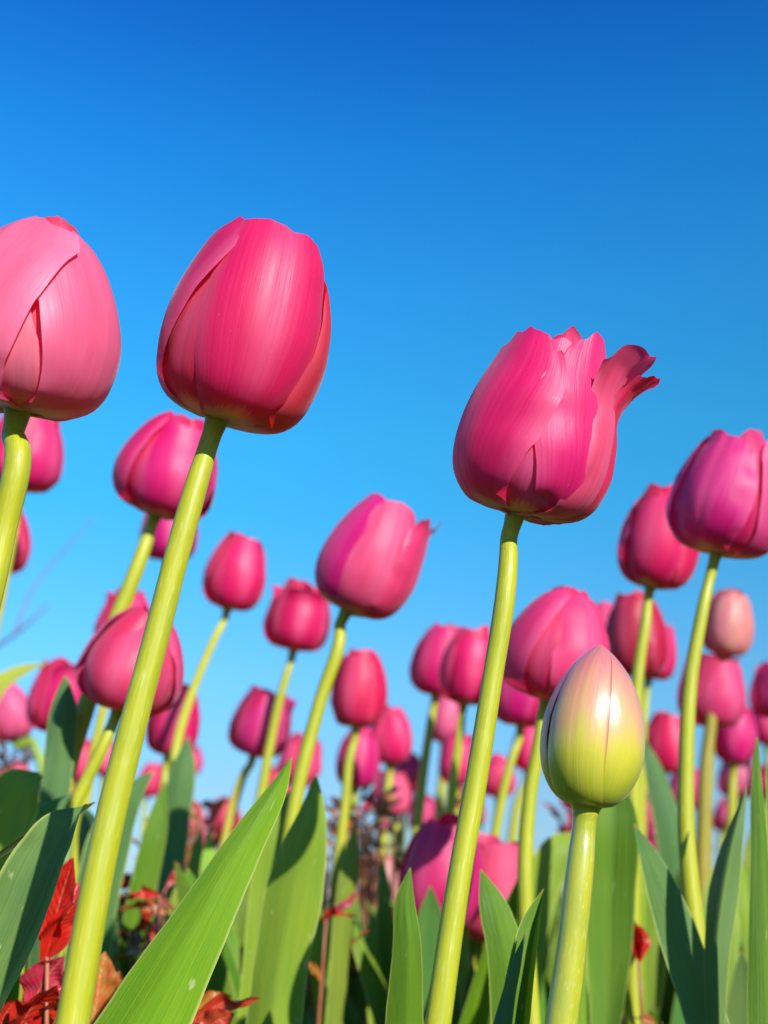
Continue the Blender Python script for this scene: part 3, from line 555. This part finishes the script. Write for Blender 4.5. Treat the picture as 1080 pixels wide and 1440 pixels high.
rl = random.Random(77)
mid = [(60, .8), (150, .95), (240, .85), (300, .78), (350, .9), (470, .72), (505, .9), (545, .8), (600, .95), (640, .75), (700, .85), (760, .95), (815, .8), (900, .75), (945, .9), (1000, .7), (1050, .85), (1085, .8), (430, 1.0), (20, .9)]
for k, (u, dd) in enumerate(mid):
    gp = at(u, 1440, dd); L_ = []
    for q in range(3):
        ut = u + rl.uniform(-45, 45); vt = rl.uniform(1150, 1290); ub = u + rl.uniform(-12, 12); ww = rl.uniform(26, 44) * .8 / dd
        L_.append(dict(pts=[(ut, vt), (ut + (ub - ut) * .2, vt + 45), (ut + (ub - ut) * .6, vt + 140), (ub, vt + 250)], d=dd + rl.uniform(-.03, .03), w=[2, ww * .8, ww, ww * .8], wav=.16,
                       color=jit(rl.choice([PALE, PALE, GREEN, (.20, .30, .03)]), rl, .2), fold=rl.uniform(-.5, .5), roll=rl.uniform(-35, 35), seed=300 + k * 3 + q, nu=8))
    clump('blurred clump of green tulip leaves further back in the bed', (gp.x, gp.y, 0), L_, group='blurred leaf clumps across the bed')

# ------------------------------------------------------------------ filler leaf clumps further back: copies of three models
rn = random.Random(5)
protos = []
for q in range(4):
    root = bpy.data.objects.new('tulip_leaf_clump', None); C.objects.link(root); root.empty_display_size = .02
    for k in range(4):
        an = rn.uniform(0, 6.28); L = rn.uniform(.25, .37); ln = rn.uniform(.02, .11); wd = rn.uniform(.014, .024)
        P = [Vector((math.cos(an) * ln * t ** 1.6, math.sin(an) * ln * t ** 1.6, L * t * (1 - .12 * t * t))) for t in (0, .25, .5, .75, .92, 1)]
        blade('leaf', P, [wd * x for x in (.4, .8, 1, .8, .35, .02)], M_LEAF, root, Vector((0, 0, 0)), jit(rn.choice([GREEN, TEAL, PALE, GREEN]), rn), fold=rn.uniform(-.5, .5), roll=rn.uniform(-70, 70), nu=6, k=4, seed=q * 9 + k, twist=rn.uniform(-40, 40))
    root['category'] = 'tulip leaves'; root['group'] = 'blurred leaf clumps across the bed'
    root['label'] = 'blurred clump of green tulip leaves further back in the bed'
    protos.append(root)
spots = []
tries = 0
while len(spots) < 230 and tries < 9000:
    tries += 1
    y = .72 + 3.0 * rn.random() ** 1.3; x = rn.uniform(-.5, .5) * y
    if all((x - a) ** 2 + (y - b) ** 2 > (.03 + .015 * y) ** 2 for a, b in spots): spots.append((x, y))
for i, (x, y) in enumerate(spots):
    if i < 4: o = protos[i]
    else:
        src = protos[rn.randrange(4)]; o = src.copy(); C.objects.link(o)
        for ch in list(src.children):
            c = ch.copy(); C.objects.link(c); c.parent = o; c.color = (*jit(ch.color[:3], rn, .2), 1)
    o.location = (x, y, -.005); o.rotation_euler = (0, 0, rn.uniform(0, 6.28))
    s = rn.uniform(.78, 1.0) * (1.0 if y < 1.6 else .9); o.scale = (s, s, s)

# small tulips far back, nothing tells them apart
rf = random.Random(41)
for k in range(34):
    dd = rf.uniform(1.5, 2.8); u = rf.choice([rf.uniform(0, 120), rf.uniform(180, 480), rf.uniform(400, 760), rf.uniform(860, 1080), rf.uniform(600, 1000)]); v = rf.uniform(1085, 1215)
    hp = .058 * FPX / dd
    tulip((u, v), (u + rf.uniform(0, 12), v - hp), [(u - 3, v + 40), (u - 6, v + 90)], (7, 9), depth=dd, az=rf.uniform(-60, 60), kind=rf.choice(['cup', 'slim', 'round', 'wide']), tone=mixt(PINK, rf.choice([LIGHT, MAG, RED, LIGHT]), rf.uniform(.2, .8)), seed=200 + k,
          group='tiny blurred tulips at the far end of the bed', label='tiny blurred pink tulip at the far end of the bed, low against the sky')

# ------------------------------------------------------------------ red-leaved plants
def small_leaf(parent, origin, a, b, wd, color, fold=.3, roll=0, seed=0, name='leaf', bend=.1):
    d = b - a; mid = a + d * .5 + Vector((0, 0, 1)) * d.length * bend
    P = [a, a.lerp(mid, .5), mid, mid.lerp(b, .55), b]
    return blade(name, P, [wd * x for x in (.12, .75, 1, .62, .02)], M_RED, parent, origin, color, fold=fold, roll=roll, nu=8, k=5, seed=seed, wav=.25)
def red_plant(loc, label, tips, group='red-leaved plants', name='red_leaved_plant', scol=(1, 1, 1)):
    """tips: list of (attach point, leaf tip, half width, colour, fold, roll)"""
    root = bpy.data.objects.new(name, None); C.objects.link(root); root.location = loc; root.empty_display_size = .02
    root['label'] = label; root['category'] = 'plant'; root['group'] = group
    g = Vector(loc)
    for k, (a, b, wd, c, fo, ro) in enumerate(tips):
        if k % 2 == 0 or wd > .008:
            m1 = g.lerp(a, .5) + Vector((rn.uniform(-.01, .01), rn.uniform(-.01, .01), 0))
            tube('stem', [(g, .0016), (m1, .0013), (a, .0008)], M_RSTEM, root, g, n=6, k=5)
        small_leaf(root, g, a, b, wd, c, fo, ro, seed=k + loc[0] * 50)
    return root
RL = (.55, .012, .010); RO = (.50, .09, .025); RM = (.50, .02, .06); RB = (.20, .035, .018)
d = .46
p = at(95, 1440, d)
red_plant((p.x, p.y + .01, 0), 'bright red pointed leaves beside the foot of the slanting stem at lower left', [
    (at(70, 1338, d), at(100, 1206, d), .0075, RL, .5, -10), (at(60, 1350, d), at(112, 1240, d + .02), .006, RL, .4, 25),
    (at(92, 1440, d), at(62, 1340, d - .01), .0085, RM, .4, 10), (at(40, 1450, d), at(98, 1372, d), .008, RM, .3, -25),
    (at(130, 1445, d), at(148, 1338, d + .01), .0085, RO, .45, 15), (at(60, 1460, d), at(128, 1395, d - .02), .008, (.55, .05, .03), .2, 0),
    (at(0, 1450, d), at(22, 1405, d - .02), .008, RL, .3, 0), (at(30, 1450, d), at(50, 1400, d - .01), .007, RO, .3, 20),
    (at(165, 1450, d + .02), at(168, 1365, d + .03), .008, RO, .3, -20), (at(100, 1440, d + .02), at(125, 1330, d + .03), .007, (.35, .02, .02), .3, -20)])
p = at(60, 1440, .43); d = .425
red_plant((p.x, p.y, 0), 'glossy crimson leaves at the bottom left corner, under the broad folded leaf', [
    (at(66, 1345, d), at(104, 1206, d), .0085, (.62, .010, .008), .5, -20), (at(58, 1352, d), at(112, 1262, d), .007, (.62, .012, .01), .5, 20),
    (at(40, 1420, d), at(90, 1345, d), .0085, (.55, .02, .06), .4, 0), (at(20, 1455, d), at(80, 1385, d - .01), .009, (.60, .014, .012), .4, 15),
    (at(60, 1460, d), at(118, 1400, d - .01), .008, (.58, .05, .02), .3, -10), (at(-5, 1455, d), at(20, 1408, d), .006, (.6, .012, .01), .3, 0)])
p = at(290, 1440, .5); d = .47
red_plant((p.x, p.y + .02, 0), 'pointed red leaf reaching right beside the foot of the long bright leaf', [
    (at(262, 1440, d), at(368, 1403, d), .0045, (.55, .03, .02), .4, 0), (at(258, 1450, d), at(290, 1398, d + .01), .006, RL, .4, 0),
    (at(265, 1445, d), at(325, 1400, d + .01), .006, RO, .3, 30), (at(280, 1460, d - .01), at(330, 1425, d - .01), .006, (.5, .03, .02), .3, -20)])
p = at(880, 1440, .62); d = .62
red_plant((p.x, p.y, 0), 'single small red curled leaf on a thin reddish stem right of the bud\'s stem', [
    (at(898, 1352, d), at(882, 1280, d), .008, RL, .9, 0), (at(900, 1352, d), at(898, 1300, d + .005), .006, RL, .6, 40),
    (at(860, 1440, d), at(838, 1370, d), .003, RO, .3, 0), (at(885, 1430, d), at(925, 1440, d), .003, RO, .3, 0)])
def cloud_plant(u0, u1, v0, v1, d, n, cols, label, size=(.008, .016)):
    g = at((u0 + u1) / 2, 1500, d); g.z = 0; T = []
    for k in range(n):
        a = at(rn.uniform(u0, u1), rn.uniform(v0, v1), d + rn.uniform(-.06, .06))
        b = a + Vector((rn.uniform(-1, 1), rn.uniform(-.5, .5), rn.uniform(-.4, 1))).normalized() * rn.uniform(*size) * 2
        T.append((a, b, rn.uniform(.3, .45) * size[1] / 1.6, jit(rn.choice(cols), rn, .25), rn.uniform(-.6, .6), rn.uniform(-70, 70)))
    red_plant(tuple(g), label, T)
cloud_plant(500, 545, 1140, 1340, 1.15, 46, [RB, (.30, .05, .02), (.12, .03, .02), RO], 'tall dark red-brown leafy plant low in the middle of the bed')
cloud_plant(470, 530, 1140, 1200, 1.25, 16, [(.40, .10, .04), RB], 'rusty orange leaf sprig low beside the sky gap at centre')
cloud_plant(205, 275, 1180, 1290, .95, 40, [(.45, .07, .03), RB, (.4, .14, .04), RM], 'rusty red bushy sprig between the slanting stem and the bright leaf')
cloud_plant(635, 680, 1110, 1180, 1.3, 16, [RB, (.14, .05, .03)], 'dark brown sprig under the close pair of tulips')
cloud_plant(500, 560, 1340, 1440, .9, 22, [RM, RL, RB], 'crimson leafy sprig at the bottom, left of the pointed front leaf')
cloud_plant(0, 40, 1020, 1100, 1.3, 26, [(.05, .015, .015), RB, (.5, .02, .02)], 'dark maroon sprig at the left edge under the drooping tulip')
cloud_plant(455, 492, 1340, 1372, .75, 5, [(.55, .07, .05)], 'small salmon-red leaves on a thin stem low near the centre', size=(.01, .014))
cloud_plant(640, 720, 1300, 1400, 1.0, 20, [RM, RB, RO], 'rusty red sprig at the bottom right of the low magenta tulip')
cloud_plant(255, 310, 1130, 1230, 1.1, 30, [RL, RM, RB, RO], 'bright red leafy sprig low behind the tip half of the long bright leaf')
cloud_plant(430, 470, 1150, 1260, 1.3, 24, [RB, RO, RM], 'rusty brown sprig just right of the broad pale leaf')
cloud_plant(930, 1000, 1180, 1300, 1.2, 26, [RM, RB, (.10, .03, .02)], 'dusky red sprig behind the bowed stem at the right')
cloud_plant(480, 560, 1120, 1230, 1.0, 34, [(.45, .06, .03), RO, RM, RB], 'sunlit rusty pink sprig standing above the leaves at centre')
cloud_plant(405, 470, 1280, 1400, .72, 16, [RO, RL, RM], 'small orange-red sprig between the broad pale leaf and the pointed front leaf')
cloud_plant(180, 240, 1240, 1400, .70, 34, [RL, RO, RB], 'rusty red sprig in the shade behind the long bright leaf')
cloud_plant(785, 815, 1140, 1200, 1.3, 8, [RM, RB], 'dark crimson sprig just left of the bud\'s stem')
cloud_plant(880, 915, 1110, 1160, 1.2, 8, [RM, RB], 'dark crimson sprig just right of the green bud')

# pale withered flower in the centre background
tulip((540, 1310), (538, 1205), [(538, 1340), (536, 1400)], (8, 8), az=0, tone=(.62, .42, .34), seed=90, kind='slim', depth=1.35, group='blurred pink tulips further back', scolor=(.6, .5, .8), wsc=.8,
      label='pale withered cream tulip low in the middle of the bed')

# ------------------------------------------------------------------ far vegetation and bare shrub
def far_mass():
    V = []; F = []; U = []; r2 = random.Random(9)
    for k in range(14000):
        y = 2.6 + 16 * r2.random() ** 1.6; x = r2.uniform(-.5, .5) * y * 1.1
        h = r2.uniform(.10, .23) * (1 + .15 * noise.noise(Vector((x, y, 0)))); a = r2.uniform(0, 6.28); wd = r2.uniform(.008, .018)
        lx, ly = r2.uniform(-.06, .06), r2.uniform(-.06, .06); b = len(V)
        cx, cy = math.cos(a) * wd, math.sin(a) * wd
        if k % 3 == 0:      # low leaves between the plants of the near bed
            y = .12 + 2.6 * r2.random(); x = r2.uniform(-1, 1) * (.45 + .5 * y); h = r2.uniform(.05, .15); wd *= .8
            cx *= .8; cy *= .8
        V += [(x - cx * .5, y - cy * .5, -.02), (x + cx * .5, y + cy * .5, -.02), (x + cx + lx * .5, y + cy + ly * .5, h * .55), (x - cx + lx * .5, y - cy + ly * .5, h * .55), (x + lx, y + ly, h)]
        F += [(b, b + 1, b + 2, b + 3), (b + 3, b + 2, b + 4)]; U += [(0, 0), (1, 0), (1, .5), (0, .5), (.5, .9)]
    o = link('flower_bed_foliage', V, F, U, M_LEAF, None, (.07, .13, .03)); o['kind'] = 'stuff'
far_mass()
def bare_shrub():
    D = 2.2; g = at(-260, 1200, D); g.z = 0
    root = bpy.data.objects.new('bare_shrub', None); C.objects.link(root); root.location = g; root.empty_display_size = .05
    root['label'] = 'faint bare twigs of a leafless shrub against the sky at the left edge'; root['category'] = 'shrub'
    fork = at(-120, 960, D)
    tube('trunk', [(g, .012), (g.lerp(fork, .5) + Vector((.02, 0, 0)), .009), (fork, .006)], M_TWIG, root, g, n=8)
    def br(pts, r):
        tube('branch', [(at(u, v, D + dz), rr) for (u, v, dz), rr in zip(pts, r)], M_TWIG, root, g, n=6)
    br([(-120, 960, 0), (-10, 912, .02), (30, 885, 0), (68, 850, 0)], (.005, .0036, .0028, .0016))
    br([(20, 893, 0), (45, 830, .03), (90, 775, .05), (134, 726, .06)], (.0026, .002, .0017, .0009))
    br([(-120, 960, 0), (-40, 850, -.05), (0, 820, -.05), (42, 796, -.05)], (.005, .003, .0022, .001))
    br([(-120, 960, 0), (-150, 800, 0), (-110, 650, 0)], (.005, .003, .001))
bare_shrub()
